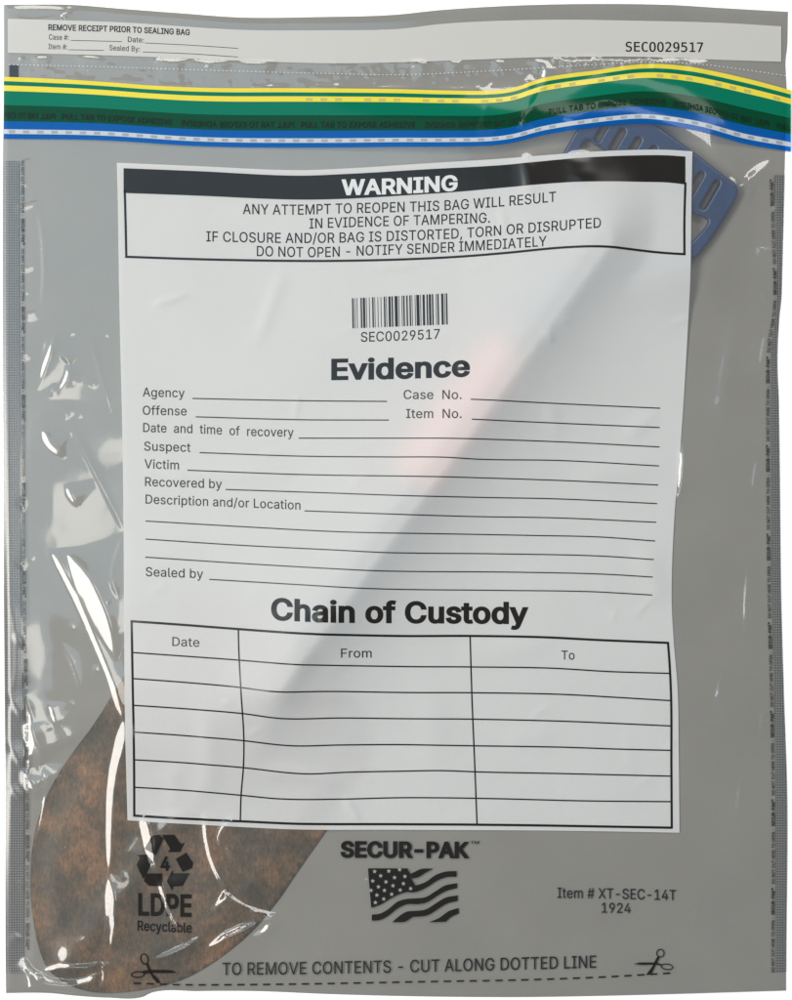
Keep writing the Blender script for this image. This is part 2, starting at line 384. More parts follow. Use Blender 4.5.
M = {}
M['ground'] = simple('white_surface', (.95, .95, .95), .6, spec=.2)
M['back'] = simple('grey_poly_film', (.200, .193, .176), .62, spec=.2, var=.05, nscale=25)
M['film'], nt_, df_, mx_ = see_through('clear_poly_film', (.8, .8, .8), .97, (.98, .98, .98), .06, 1.85)
gl1 = [n for n in nt_.nodes if n.type == 'BSDF_GLOSSY'][0]                      # a second, hazier lobe: soft glare round the glints
gl2 = nt_.nodes.new('ShaderNodeBsdfGlossy'); gl2.inputs['Roughness'].default_value = .27; gm = nt_.nodes.new('ShaderNodeMixShader'); gm.inputs[0].default_value = .32
tgt = gl1.outputs[0].links[0].to_socket; nt_.links.new(gl1.outputs[0], gm.inputs[1]); nt_.links.new(gl2.outputs[0], gm.inputs[2]); nt_.links.new(gm.outputs[0], tgt)
# printed white label: mostly opaque ink on film, a little light passes and is scattered
def label_mat(name, col, share):
    m, nt, out = mat(name)
    b = pri(nt, col, .42, spec=.4)
    n = noise_tex(nt, 30); r = ramp(nt, n.outputs[0], [(.3, tuple(c*.975 for c in col)), (.7, col)]); nt.links.new(r.outputs[0], b.inputs['Base Color'])
    rf = nt.nodes.new('ShaderNodeBsdfTranslucent'); rf.inputs[0].default_value = (.96, .96, .96, 1)
    tl = nt.nodes.new('ShaderNodeMixShader'); tl.inputs[0].default_value = share
    nt.links.new(b.outputs[0], tl.inputs[1]); nt.links.new(rf.outputs[0], tl.inputs[2]); nt.links.new(tl.outputs[0], out.inputs[0])
    return m
M['label'] = label_mat('white_print_layer', (.80, .81, .815), .49)
M['receipt'] = see_through('pale_receipt_print', (.52, .51, .49), .16, (.9, .9, .9), .25, 1.4)[0]
M['ink'] = simple('black_print_ink', (.012, .0105, .009), .16, spec=.36)
M['ink_matt'] = simple('thin_black_ink', (.016, .015, .015), .3, spec=.4)
M['silver'] = simple('grey_star_print', (.26, .265, .265), .4, spec=.35)
M['green'] = see_through('green_strip', (.0, .155, .09), .18, (.1, .6, .4), .11, 1.27)[0]
M['dgreen'] = see_through('dark_green_strip', (.0, .055, .024), .28, (.1, .5, .2), .12, 1.27)[0]
M['yellow'] = see_through('yellow_strip', (.66, .55, .05), .06, (1, .9, .3), .2, 1.33)[0]
M['blue'] = see_through('blue_strip', (.0, .110, .42), .42, (.1, .45, 1), .11, 1.27)[0]
M['dashw'] = see_through('silver_white_dashes', (.50, .54, .58), .2, (.8, .9, 1), .2, 1.35)[0]
M['dashg'] = simple('grey_dash_print', (.22, .25, .27), .35)
M['dgtext'] = simple('dark_green_lettering', (.0, .010, .006), .5, spec=.2)
M['perf'] = simple('raised_white_perforation', (.50, .50, .50), .3)
M['tab'] = see_through('black_registration_mark', (.015, .015, .015), .1, (.5, .5, .5), .15, 1.6)[0]
# side seams: black halftone dots on film
def seam_mat():
    m, nt, out = mat('halftone_seam')
    tc = nt.nodes.new('ShaderNodeTexCoord'); mp = nt.nodes.new('ShaderNodeMapping'); mp.inputs['Rotation'].default_value = (0, 0, math.radians(45)); mp.inputs['Scale'].default_value = (1, 1, 0); mp.inputs['Location'].default_value = (0, 0, .0001)
    ch = nt.nodes.new('ShaderNodeTexChecker'); ch.inputs['Scale'].default_value = 1/(1.12*P)
    nt.links.new(tc.outputs['Object'], mp.inputs[0]); nt.links.new(mp.outputs[0], ch.inputs['Vector'])
    ch.inputs[1].default_value = (.012, .012, .012, 1); ch.inputs[2].default_value = (.215, .22, .22, 1)
    b = pri(nt, (.1, .1, .1), .2, spec=.8); nt.links.new(ch.outputs[0], b.inputs['Base Color']); nt.links.new(b.outputs[0], out.inputs[0])
    return m
M['seam'] = seam_mat()
def rust_mat():
    m, nt, out = mat('rusty_steel')
    b = pri(nt, (.1, .06, .04), .6, metal=.1, spec=.25)
    rot = (0, 0, math.radians(-35))
    n1 = noise_tex(nt, 46, 8, .70, stretch=((1, 1, 1), rot)); n2 = noise_tex(nt, 330, 7, .78, stretch=((1, .8, 1), rot)); n3 = noise_tex(nt, 900, 3, .7, stretch=((1, .35, 1), rot))
    a = nt.nodes.new('ShaderNodeMath'); a.operation = 'MULTIPLY_ADD'; a.inputs[1].default_value = .26; nt.links.new(n2.outputs[0], a.inputs[0])
    s1 = nt.nodes.new('ShaderNodeMath'); s1.operation = 'MULTIPLY'; s1.inputs[1].default_value = .76; nt.links.new(n1.outputs[0], s1.inputs[0]); nt.links.new(s1.outputs[0], a.inputs[2])
    r = ramp(nt, a.outputs[0], [(.38, (.034, .027, .015)), (.48, (.066, .047, .026)), (.55, (.115, .068, .033)), (.62, (.185, .095, .043)), (.72, (.30, .165, .083))])
    r3 = ramp(nt, n3.outputs[0], [(.34, (.6, .6, .6)), (.62, (1.25, 1.22, 1.2))])
    mu = nt.nodes.new('ShaderNodeMix'); mu.data_type = 'RGBA'; mu.blend_type = 'MULTIPLY'; mu.inputs[0].default_value = .9
    nt.links.new(r.outputs[0], mu.inputs[6]); nt.links.new(r3.outputs[0], mu.inputs[7]); nt.links.new(mu.outputs[2], b.inputs['Base Color'])
    bp = nt.nodes.new('ShaderNodeBump'); bp.inputs['Strength'].default_value = .6; bp.inputs['Distance'].default_value = .0003
    nt.links.new(n2.outputs[0], bp.inputs['Height']); nt.links.new(bp.outputs[0], b.inputs['Normal']); nt.links.new(b.outputs[0], out.inputs[0])
    return m
M['rust'] = rust_mat()
M['darksteel'] = simple('dark_blue_steel', (.02, .045, .08), .4)
M['wood'] = simple('pale_wood', (.95, .30, .20), .5, var=.15, nscale=80)
M['blueplastic'] = simple('blue_plastic', (.005, .032, .100), .28, spec=.5, var=.12, nscale=90, bump=.3, bscale=500)
M['slot'] = simple('dark_slot_floor', (.045, .035, .035), .6, var=.3, nscale=300)

# ------------------------------------------------------------------ mesh helpers
def obj(name, verts, faces, m, parent=None, smooth=True):
    me = bpy.data.meshes.new(name); me.from_pydata([tuple(v) for v in verts], [], faces); me.update()
    if smooth: me.polygons.foreach_set('use_smooth', [True]*len(me.polygons))
    o = bpy.data.objects.new(name, me); C.objects.link(o)
    if m: me.materials.append(m)
    o.parent = parent; return o
def thing(name, label, cat, loc=(0, 0, 0)):
    o = bpy.data.objects.new(name, None); C.objects.link(o); o.location = loc; o.empty_display_size = .02
    o['label'] = label; o['category'] = cat; return o
def tovec(x, y, z): return np.c_[(np.asarray(x)-CX)*P, (CY-np.asarray(y))*P, np.asarray(z)/1000.]
def grid(name, fx, fy, nu, nv, zf, m, parent=None):
    """sheet over u,v in 0..1 mapped to layout by fx,fy"""
    u, v = np.meshgrid(np.linspace(0, 1, nu), np.linspace(0, 1, nv))
    x = fx(u, v).ravel(); y = fy(u, v).ravel()
    V = tovec(x, y, zf(x, y))
    i = np.arange((nv-1)*(nu-1)); r = i//(nu-1); c = i % (nu-1); a = r*nu+c
    F = np.c_[a+nu, a+nu+1, a+1, a]
    return obj(name, V.tolist(), F.tolist(), m, parent)
def quad_sheet(l, r, t, b):
    """sheet bounded by left x(y), right x(y), top y(x), bottom y(x)"""
    def both(u, v):
        x = l(500*np.ones_like(u)) * (1-u) + r(500*np.ones_like(u))*u; y = t(x)*(1-v)+b(x)*v
        for _ in range(3):
            x = l(y)*(1-u)+r(y)*u; y = t(x)*(1-v)+b(x)*v
        return x, y
    return (lambda u, v: both(u, v)[0]), (lambda u, v: both(u, v)[1])
INK = 0.15
class Print:
    """collects flat printed shapes that lie on the film, as one mesh"""
    def __init__(s, layer=INK, step=4.0): s.v = []; s.f = []; s.n = 0; s.layer = layer; s.step = step
    def add(s, x, y, faces):
        s.v.append(np.c_[x, y]); s.f += [[i+s.n for i in f] for f in faces]; s.n += len(x); return s
    def line(s, pts, w, step=4.0, dash=None, straight=False, w_end=None):
        pts = np.array(pts, float)
        d = np.r_[0, np.cumsum(np.hypot(*(pts[1:]-pts[:-1]).T))]; Ln = d[-1]
        if straight: fx = lambda t: np.interp(t, d, pts[:, 0]); fy = lambda t: np.interp(t, d, pts[:, 1])
        else: fx = herm(list(zip(d, pts[:, 0]))); fy = herm(list(zip(d, pts[:, 1])))
        segs = [(0, Ln)] if not dash else [(a, min(a+dash[0], Ln)) for a in np.arange(0, Ln-1, dash[0]+dash[1])]
        for a, b in segs:
            n = max(2, int((b-a)/step)+2); t = np.linspace(a, b, n); x = fx(t); y = fy(t)
            dx = fx(t+.2)-fx(t-.2); dy = fy(t+.2)-fy(t-.2)
            if straight: dx[0] = pts[1][0]-pts[0][0] if a == 0 else dx[0]; dy[0] = pts[1][1]-pts[0][1] if a == 0 else dy[0]; dx[-1] = (fx(b)-fx(b-.3)); dy[-1] = fy(b)-fy(b-.3)
            q = np.hypot(dx, dy)+1e-9; ww = w/2 if w_end is None else (w+(w_end-w)*(t/Ln))/2
            nx, ny = -dy/q*ww, dx/q*ww
            X = np.r_[x+nx, x-nx]; Y = np.r_[y+ny, y-ny]
            s.add(X, Y, [[i, i+1, n+i+1, n+i] for i in range(n-1)])
        return s
    def poly(s, outer, holes=()):
        loops = [outer]+list(holes)
        tri = tessellate_polygon([[Vector((p[0], p[1], 0)) for p in l] for l in loops])
        pts = np.array([p for l in loops for p in l], float)
        bm = bmesh.new(); vs = [bm.verts.new((p[0], p[1], 0)) for p in pts]
        for t in tri:
            try: bm.faces.new([vs[i] for i in t])
            except ValueError: pass
        cut(bm, s.step); s.from_bm(bm); bm.free(); return s
    def from_bm(s, bm):
        bm.verts.index_update(); co = np.array([v.co[:2] for v in bm.verts])
        s.add(co[:, 0], co[:, 1], [[v.index for v in f.verts] for f in bm.faces])
    def band(s, top, bot, x0, x1, step=3.0, rows=2):
        n = int((x1-x0)/step)+2; x = np.linspace(x0, x1, n); X = []; Y = []
        for k in range(rows+1): X.append(x); Y.append(top(x)+(bot(x)-top(x))*k/rows)
        s.add(np.concatenate(X), np.concatenate(Y), [[k*n+i, k*n+i+1, (k+1)*n+i+1, (k+1)*n+i] for k in range(rows) for i in range(n-1)])
        return s
    def ellipse_ring(s, cx, cy, rx, ry, w, ang=0, n=22):
        t = np.linspace(0, 2*math.pi, n+1)[:-1]; ca, sa = math.cos(ang), math.sin(ang)
        X = []; Y = []
        for k in (1, 0):
            ex = (rx-(1-k)*w)*np.cos(t); ey = (ry-(1-k)*w)*np.sin(t); X.append(cx+ex*ca-ey*sa); Y.append(cy+ex*sa+ey*ca)
        s.add(np.concatenate(X), np.concatenate(Y), [[i, (i+1) % n, n+(i+1) % n, n+i] for i in range(n)]); return s
    def text(s, txt, x0, x1, base, cap, bold=0.0, font='sans', mirror=False, path=None, condense=None):
        """base: list of (x, y) baseline points; cap: capital height; path: function (u, v)->(x, y)"""
        bm, w0 = glyphs(txt, bold, font)
        W_ = x1-x0; k = cap/CAPH[font]; sx = W_/w0
        for v in bm.verts: v.co.x *= sx; v.co.y *= k
        if mirror:
            for v in bm.verts: v.co.x = W_-v.co.x
        cut(bm, s.step)
        bm.verts.index_update(); co = np.array([v.co[:2] for v in bm.verts])
        if path: x, y = path(co[:, 0], co[:, 1])
        else:
            f = herm(base); x = x0+co[:, 0]; y = f(x)-co[:, 1]
        s.add(x, y, [[v.index for v in f_.verts] for f_ in bm.faces]); bm.free(); return s
    def build(s, name, m, parent, zf=None):
        xy = np.concatenate(s.v); z = (zf or hz)(xy[:, 0], xy[:, 1])+s.layer
        V = tovec(xy[:, 0], xy[:, 1], z)
        me = bpy.data.meshes.new(name); me.from_pydata(V.tolist(), [], s.f); me.update(); me.materials.append(m)
        bm = bmesh.new(); bm.from_mesh(me)
        fl = [f for f in bm.faces if f.normal.z < 0]; bmesh.ops.reverse_faces(bm, faces=fl)
        bm.to_mesh(me); bm.free()
        me.polygons.foreach_set('use_smooth', [True]*len(me.polygons))
        o = bpy.data.objects.new(name, me); C.objects.link(o); o.parent = parent; return o
def cut(bm, step):
    if not bm.verts: return
    for ax in (0, 1):
        cs = [v.co[ax] for v in bm.verts]; lo, hi = min(cs), max(cs)
        if hi-lo < step*1.3: continue
        n = int((hi-lo)/step)
        for k in range(1, n+1):
            p = lo+(hi-lo)*k/(n+1); co = [0, 0, 0]; no = [0, 0, 0]; co[ax] = p; no[ax] = 1
            g = bm.verts[:]+bm.edges[:]+bm.faces[:]
            bmesh.ops.bisect_plane(bm, geom=g, plane_co=co, plane_no=no, dist=1e-4)
FONTS = {}
def load_font(kind):
    if kind in FONTS: return FONTS[kind]
    f = None
    try:
        base = bpy.utils.system_resource('DATAFILES', path='fonts')
        p = os.path.join(base, {'sans': 'Inter.woff2', 'mono': 'DejaVuSansMono.woff2'}[kind])
        if os.path.exists(p): f = bpy.data.fonts.load(p)
    except Exception: f = None
    FONTS[kind] = f; return f
_cache = {}
def outlines(txt, font):
    cu = bpy.data.curves.new('writing', 'FONT'); cu.body = txt; cu.size = 100; cu.space_character = 1.03
    f = load_font(font)
    if f: cu.font = f
    o = bpy.data.objects.new('writing', cu); C.objects.link(o)
    bpy.context.view_layer.update(); dg = bpy.context.evaluated_depsgraph_get()
    cv = o.evaluated_get(dg).to_curve(dg); loops = []
    for sp in cv.splines:
        pts = []
        if sp.type == 'BEZIER':
            bp = sp.bezier_points; n = len(bp)
            for i in range(n):
                a, b = bp[i], bp[(i+1) % n]; p0, p1, p2, p3 = a.co, a.handle_right, b.handle_left, b.co
                straight = abs((p1-p0).cross(p3-p0).z) < .5 and abs((p2-p3).cross(p3-p0).z) < .5
                m = 1 if straight else 4
                for j in range(m):
                    t = j/m; q = p0*(1-t)**3+p1*3*t*(1-t)**2+p2*3*t*t*(1-t)+p3*t**3; pts.append((q.x, q.y))
        else: pts = [(q.co.x, q.co.y) for q in sp.points]
        r = []
        for q in pts:
            if not r or math.hypot(q[0]-r[-1][0], q[1]-r[-1][1]) > .05: r.append(q)
        if len(r) > 1 and math.hypot(r[0][0]-r[-1][0], r[0][1]-r[-1][1]) < .05: r.pop()
        if len(r) > 2: loops.append(np.array(r))
    o.evaluated_get(dg).to_curve_clear(); bpy.data.objects.remove(o); bpy.data.curves.remove(cu)
    return loops
def sarea(p): x, y = p[:, 0], p[:, 1]; return .5*np.sum(x*np.roll(y, -1)-np.roll(x, -1)*y)
def winding(px, py, loops):
    w = np.zeros(len(px))
    for p in loops:
        x0, y0 = p[:, 0][:, None], p[:, 1][:, None]; q = np.roll(p, -1, 0); x1, y1 = q[:, 0][:, None], q[:, 1][:, None]
        cr = (x1-x0)*(py-y0)-(px-x0)*(y1-y0)
        w += ((y0 <= py) & (y1 > py) & (cr > 0)).sum(0); w -= ((y0 > py) & (y1 <= py) & (cr < 0)).sum(0)
    return w
def glyphs(txt, bold, font):
    key = (txt, bold, font)
    if key not in _cache:
        lp = outlines(txt, font); big = max(lp, key=lambda p: abs(sarea(p))); sg = 1 if sarea(big) > 0 else -1
        res = []
        for p in lp:
            if sg < 0: p = p[::-1]
            if bold:
                e0 = p-np.roll(p, 1, 0); e1 = np.roll(p, -1, 0)-p
                e0 /= np.hypot(*e0.T)[:, None]; e1 /= np.hypot(*e1.T)[:, None]
                mN = np.c_[e0[:, 1]+e1[:, 1], -e0[:, 0]-e1[:, 0]]
                q = np.maximum((mN*mN).sum(1), .9); p = p+mN*(2/q)[:, None]*bold*np.array((1, .75))
            res.append(p)
        res.sort(key=lambda p: p[:, 0].min())
        groups = []; hi = -1e9
        for p in res:                                            # letters are triangulated one at a time
            if p[:, 0].min() > hi: groups.append([])
            groups[-1].append(p); hi = max(hi, p[:, 0].max())
        V = []; F = []
        for g_ in groups:
            pts = [Vector(q) for p in g_ for q in p.tolist()]; ed = []; n = 0
            for p in g_: ed += [(n+i, n+(i+1) % len(p)) for i in range(len(p))]; n += len(p)
            vo, eo, fo = delaunay_2d_cdt(pts, ed, [], 0, 1e-5)[:3]
            vo = np.array([tuple(v) for v in vo]); fo = np.array([list(f) for f in fo if len(f) == 3])
            c = vo[fo].mean(1); keep = winding(c[:, 0], c[:, 1], g_) > 0
            n = len(V); V += vo.tolist(); F += (fo[keep]+n).tolist()
        _cache[key] = (V, F)
    V, F = _cache[key]
    bm = bmesh.new(); vs = [bm.verts.new((a, b, 0)) for a, b in V]
    for t in F:
        try: bm.faces.new([vs[i] for i in t])
        except ValueError: pass
    bmesh.ops.delete(bm, geom=[v for v in bm.verts if not v.link_faces], context='VERTS')
    x = [v.co.x for v in bm.verts]; lo, hi = min(x), max(x)
    for v in bm.verts: v.co.x -= lo
    return bm, hi-lo
CAPH = {}
for fk in ('sans', 'mono'):
    bm_, _ = glyphs('H', 0.0, fk); CAPH[fk] = max(v.co.y for v in bm_.verts); bm_.free()

# ------------------------------------------------------------------ the setting
g = obj('ground', [(-4, -4, 0), (4, -4, 0), (4, 4, 0), (-4, 4, 0)], [[0, 1, 2, 3]], M['ground'], smooth=False)
g['kind'] = 'structure'

# ------------------------------------------------------------------ shovel inside the bag
shovel = thing('shovel', 'small shovel with rusty rounded blade and blue plastic D-shaped handle, sealed inside the clear bag', 'shovel', (0, 0, 0))
def build_blade():
    xs = np.arange(20, 400, 4.0); bm = bmesh.new()
    tri = tessellate_polygon([[Vector((p[0], p[1], 0)) for p in blade_poly]])
    vs = [bm.verts.new((p[0], p[1], 0)) for p in blade_poly]
    for t in tri: bm.faces.new([vs[i] for i in t])
    cut(bm, 6.0)
    bmesh.ops.triangulate(bm, faces=bm.faces[:])
    bm.verts.index_update(); bm.edges.index_update()
    co = np.array([v.co[:2] for v in bm.verts]); F = [[v.index for v in f.verts] for f in bm.faces]
    be = [(e.verts[0].index, e.verts[1].index) for e in bm.edges if e.is_boundary]; bm.free()
    d = samp(bs, co[:, 0], co[:, 1]); zt = blade_top(np.minimum(d, 0), co[:, 0], co[:, 1]); zb = zt-0.42
    n = len(co); V = np.r_[tovec(co[:, 0], co[:, 1], zt), tovec(co[:, 0], co[:, 1], zb)]
    FF = F+[[n+i for i in f[::-1]] for f in F]+[[a, b, n+b, n+a] for a, b in be]
    o = obj('blade', V.tolist(), FF, M['rust'], shovel)
    bm = bmesh.new(); bm.from_mesh(o.data); bmesh.ops.recalc_face_normals(bm, faces=bm.faces[:]); bm.to_mesh(o.data); bm.free()
    return o
build_blade()
def tube(name, p0, p1, z0, z1, rw0, rw1, rh0, rh1, m, parent, n=24, k=24):
    V = []; F = []
    d = np.array(p1, float)-np.array(p0, float); d /= np.linalg.norm(d); nn = np.array((-d[1], d[0]))
    for i in range(k+1):
        t = i/k; c = np.array(p0)*(1-t)+np.array(p1)*t; z = z0+(z1-z0)*t; rw = rw0+(rw1-rw0)*t; rh = rh0+(rh1-rh0)*t
        for j in range(n):
            a = 2*math.pi*j/n; q = c+nn*rw*math.cos(a); V.append((wx(q[0]), wy(q[1]), (z+rh*math.sin(a))/1000))
    for i in range(k):
        for j in range(n): F.append([i*n+j, i*n+(j+1) % n, (i+1)*n+(j+1) % n, (i+1)*n+j])
    F += [list(range(n))[::-1], [k*n+j for j in range(n)]]
    o = obj(name, V, F, m, parent)
    bm = bmesh.new(); bm.from_mesh(o.data); bmesh.ops.recalc_face_normals(bm, faces=bm.faces[:]); bm.to_mesh(o.data); bm.free(); return o
q = lambda s: tuple(A0+AD*s)
tube('socket', q(84), q(190), 2.6, 4.4, 8, 13, 1.0, 3.1, M['rust'], shovel)
lft2 = lambda s_: tuple(A0+AD*s_+AN*5)
tube('shaft', lft2(150), lft2(515), 4.0, 4.6, 20, 19, 2.6, 3.4, M['darksteel'], shovel)  # dark shaft, made wider to darken the label's shaded side
lft = lambda s_, o_: tuple(A0+AD*s_-AN*o_)
tube('wooden_sleeve', lft(335, 8), lft(500, 8), 4.6, 4.7, 26, 26, 3.3, 3.3, M['wood'], shovel)
def extrude_curve(name, loops, z0, z1, bevel, m, parent):
    cu = bpy.data.curves.new(name, 'CURVE'); cu.dimensions = '2D'; cu.fill_mode = 'BOTH'
    for l in loops:
        sp = cu.splines.new('POLY'); sp.points.add(len(l)-1); sp.use_cyclic_u = True
        for p_, (x, y) in zip(sp.points, l): p_.co = (wx(x), wy(y), 0, 1)
    cu.extrude = (z1-z0)/2000.-bevel/1000.; cu.bevel_depth = bevel/1000.; cu.bevel_resolution = 3; cu.offset = -bevel/1000.
    o = bpy.data.objects.new(name, cu); C.objects.link(o); bpy.context.view_layer.update()
    me = bpy.data.meshes.new_from_object(o.evaluated_get(bpy.context.evaluated_depsgraph_get())); bpy.data.objects.remove(o); bpy.data.curves.remove(cu)
    me.name = name; me.materials.clear(); me.materials.append(m)
    for v in me.vertices: v.co.z += (z0+z1)/2000.
    o = bpy.data.objects.new(name, me); C.objects.link(o); o.parent = parent
    return o
# grip bar runs from (604,120) to (728,196); slots cross it
bar0 = np.array((602., 131.)); bar1 = np.array((710., 194.)); bd = (bar1-bar0)/np.linalg.norm(bar1-bar0)
sd = np.array((-.50, .866)); slots = []
for i in range(8):
    c = bar0+(bar1-bar0)*(i/7.); a = c-sd*(8+i*.45); b = c+sd*(11+i*.6); r = 3.0
    loop = []
    pn = np.array((-sd[1], sd[0]))
    for j in range(7):
        an = math.pi*j/6; loop.append(tuple(a+pn*r*math.cos(an)-sd*r*math.sin(an)))
    for j in range(7):
        an = math.pi*j/6; loop.append(tuple(b-pn*r*math.cos(an)+sd*r*math.sin(an)))
    slots.append(loop)
grip = extrude_curve('grip', [grip_poly, hole_poly]+slots, 0.7, 5.3, 1.1, M['blueplastic'], shovel)
web = [tuple(bar0-sd*11-bd*4), tuple(bar1-sd*19+bd*2), tuple(bar1+sd*19+bd*2), tuple(bar0+sd*12-bd*4)]
extrude_curve('slot_floor', [web], 1.4, 2.8, .2, M['slot'], grip)

# ------------------------------------------------------------------ the bag
bag = thing('evidence_bag', 'flat clear-fronted plastic evidence bag with white printed label and green, yellow and blue adhesive strip', 'bag', (0, 0, 0))
fx, fy = quad_sheet(Lx, Rx, Ty, By)
grid('back_panel', fx, fy, 200, 250, lambda x, y: 0.16+0*x, M['back'], bag)
film = grid('front_film', fx, fy, 524, 662, hz, M['film'], bag)

# side seams with the halftone band and small print
def seam(xl, xr, y0, y1):
    f1 = lambda u, v: (xl(y0+(y1-y0)*v))*(1-u)+xr(y0+(y1-y0)*v)*u
    f2 = lambda u, v: y0+(y1-y0)*v
    return grid('side_seam', f1, f2, 9, 400, lambda x, y: hz(x, y)+.08, M['seam'], bag)
sl = seam(lambda y: Lx(y)+.25, herm([(160,19.3),(400,20),(600,21),(700,23),(850,24),(973,23.5)]), 161, 972.5)
rxin = herm([(174,773.5),(240,775.5),(290,777.3),(316,775.6),(340,771.5),(400,770),(450,770),(600,771.5),(700,774),(800,775.5),(973,775)])
sr = seam(rxin, lambda y: Rx(y)-.25, 175, 971.5)
lt = herm([(160,21.5),(400,22.3),(600,23.6),(700,25.5),(850,26.3),(973,26)])
small = 'DO NOT CUT HERE TO OPEN -'
pl = Print(.3, 8.0)
y = 161.0; first = True
while y < 960:
    # reads downward; letter tops to the right
    a = 55 if y+55 < 975 else 0
    if a:
        pl.text(small, 0, 55, None, 2.9, 1.8, path=lambda u, v, y=y: (lt(y+u)+v-.2, y+u))
    if y+86 < 975: pl.text('SECUR-PAK™', 0, 27, None, 3.1, 3.6, path=lambda u, v, y=y+57.5: (lt(y+u)+v-.2, y+u))
    y += 88
pl.build('seam_lettering', M['ink_matt'], sl)
pr = Print(.3, 8.0); rt = herm([(175,772.3),(240,774.3),(290,776),(316,774.6),(340,770.3),(400,768.8),(450,768.8),(600,770.2),(700,772.7),(800,774.2),(973,773.8)])
y = 972.0
while y > 190:
    if y-55 > 172: pr.text(small, 0, 55, None, 2.9, 1.8, path=lambda u, v, y=y: (rt(y-u)-v+.2, y-u))
    if y-86 > 172: pr.text('SECUR-PAK™', 0, 27, None, 3.1, 3.6, path=lambda u, v, y=y-57.5: (rt(y-u)-v+.2, y-u))
    y -= 88.5
pr.build('seam_lettering', M['ink_matt'], sr)

# receipt strip
rfx, rfy = quad_sheet(lambda y: 8+0*y, lambda y: 781+0*y, herm([(8,19),(120,22.5),(242,30),(320,30.5),(400,29),(443,24),(543,20),(640,21),(720,23),(781,26.5)]),
                      herm([(8,53),(120,56),(242,61),(330,63.5),(400,62.5),(470,60),(543,57.5),(640,57),(720,60),(781,62)]))
receipt = grid('receipt_strip', rfx, rfy, 260, 14, lambda x, y: hz(x, y)+.08, M['receipt'], bag)
Print().text('REMOVE RECEIPT PRIOR TO SEALING BAG', 48.5, 190, [(49,30.3),(120,32.2),(190,35.4)], 5.6, 2.6).build('receipt_heading', M['ink'], receipt)
p = Print()
p.text('Case #:', 49, 69, [(49,39.8),(70,40.4)], 5.2, .8); p.text('Date:', 128, 144, [(128,42.2),(144,42.8)], 5.2, .8)
p.text('Item #:', 48.6, 67.5, [(48,49.2),(68,49.8)], 5.2, .8); p.text('Sealed By:', 109.5, 140, [(109,50.4),(140,51.8)], 5.2, .8)
p.line([(71,40.6),(122,41.8)], .6).line([(145,43.2),(190,45.4),(238,48.6)], .6).line([(69,50),(104,50.6)], .6).line([(143,52.2),(190,54),(238,57.2)], .6)
p.build('receipt_form', M['ink_matt'], receipt)
Print().text('SECOO29517', 625.5, 703, [(625,51.6),(703,52.2)], 9.4, 1.2, 'mono').build('serial_number', M['ink'], receipt)
# perforation between receipt and adhesive strip
perf_y = herm([(9,64.8),(100,67),(202,70.3),(330,73.8),(400,75),(493,71),(543,68),(594,65),(640,62.5),(695,64),(745,70),(786,76)])
p = Print(.16); xs = np.arange(9, 786, 4.1)
for x in xs: p.line([(x, float(perf_y(x))), (x+1.7, float(perf_y(x+1.7)))], .8)
p.build('perforation', M['perf'], bag)
p = Print(.14); p.poly([(9.5,65),(18.5,65.5),(18.5,89),(9.5,88.5)]); p.build('registration_mark', M['tab'], bag)

# adhesive strip
ST = herm([(4,77),(50,79),(101,82),(150,85.7),(200,88),(300,88.5),(392,89.5),(450,91),(493,91),(512,88.5),(543,78.5),(594,71),(644,64.5),(670,65),(695,68),(745,78.5),(791,90.5)])
SB = herm([(4,139),(101,140.5),(202,146.5),(330,148),(400,147.5),(450,147.5),(493,146.5),(512,144),(543,136.5),(594,129),(630,125.5),(644,125.3),(695,132),(745,144.5),(791,152)])
def bandf(fr): return lambda x: ST(x)+(SB(x)-ST(x))*fr
strip = Print(.35, 3).band(bandf(.228), bandf(.455), 4, 790.5, 2.0, 8).build('adhesive_strip', M['green'], bag)
strip['label'] = 'pull tab strip in bright green with yellow and blue lines'
e = .0005
for f0, f1, k, nm in [(0, .07, 'yellow', 'yellow_line'), (.07, .138, 'green', 'green_line'), (.138, .228, 'yellow', 'yellow_line'), (.455, .715, 'dgreen', 'dark_green_band'), (.715, .845, 'blue', 'blue_band'), (.845, .92, 'dashw', 'dash_line'), (.92, 1.0, 'blue', 'blue_band')]:
    Print(.35, 3).band(bandf(f0), bandf(f1), 4, 790.5, 2.0, 6 if f1-f0 > .12 else 3).build(nm, M[k], strip)
p = Print(.45, 3)
for i, x in enumerate(np.arange(9, 786, 14.2)):
    if 560 < x < 575: continue
    p.band(bandf(.862), bandf(.905), x, x+6.3, 2.0, 1)
p.build('dash_marks', M['dashg'], strip)
p = Print(.45, 3)
for i, x in enumerate(np.arange(306, 786, 14.6)):
    if (i % 4) != 3: p.band(bandf(.165), bandf(.212), x, x+6.5, 2.0, 1)
p.build('yellow_dash_marks', simple('ochre_dash_print', (.40, .34, .08), .4), strip)
p = Print(.85, 3.0); TB = bandf(.665)
for i, (a, b, mir) in enumerate([(5,55,True),(62,172,False),(181,294,True),(301,415,False),(425,521,True),(548,665,False),(672,768,True),(776,790,False)]):
    t_ = 'PULL TAB TO EXPOSE ADHESIVE'
    if a == 5: t_ = 'PULL TAB TO EXP'
    if a == 776: t_ = 'PULL'
    pts = [(x, float(TB(x))) for x in np.linspace(a-1, b+1, 9)]
    p.text(t_, a, b, pts, 5.6, 1.2, mirror=mir)
p.build('strip_lettering', M['dgtext'], strip)

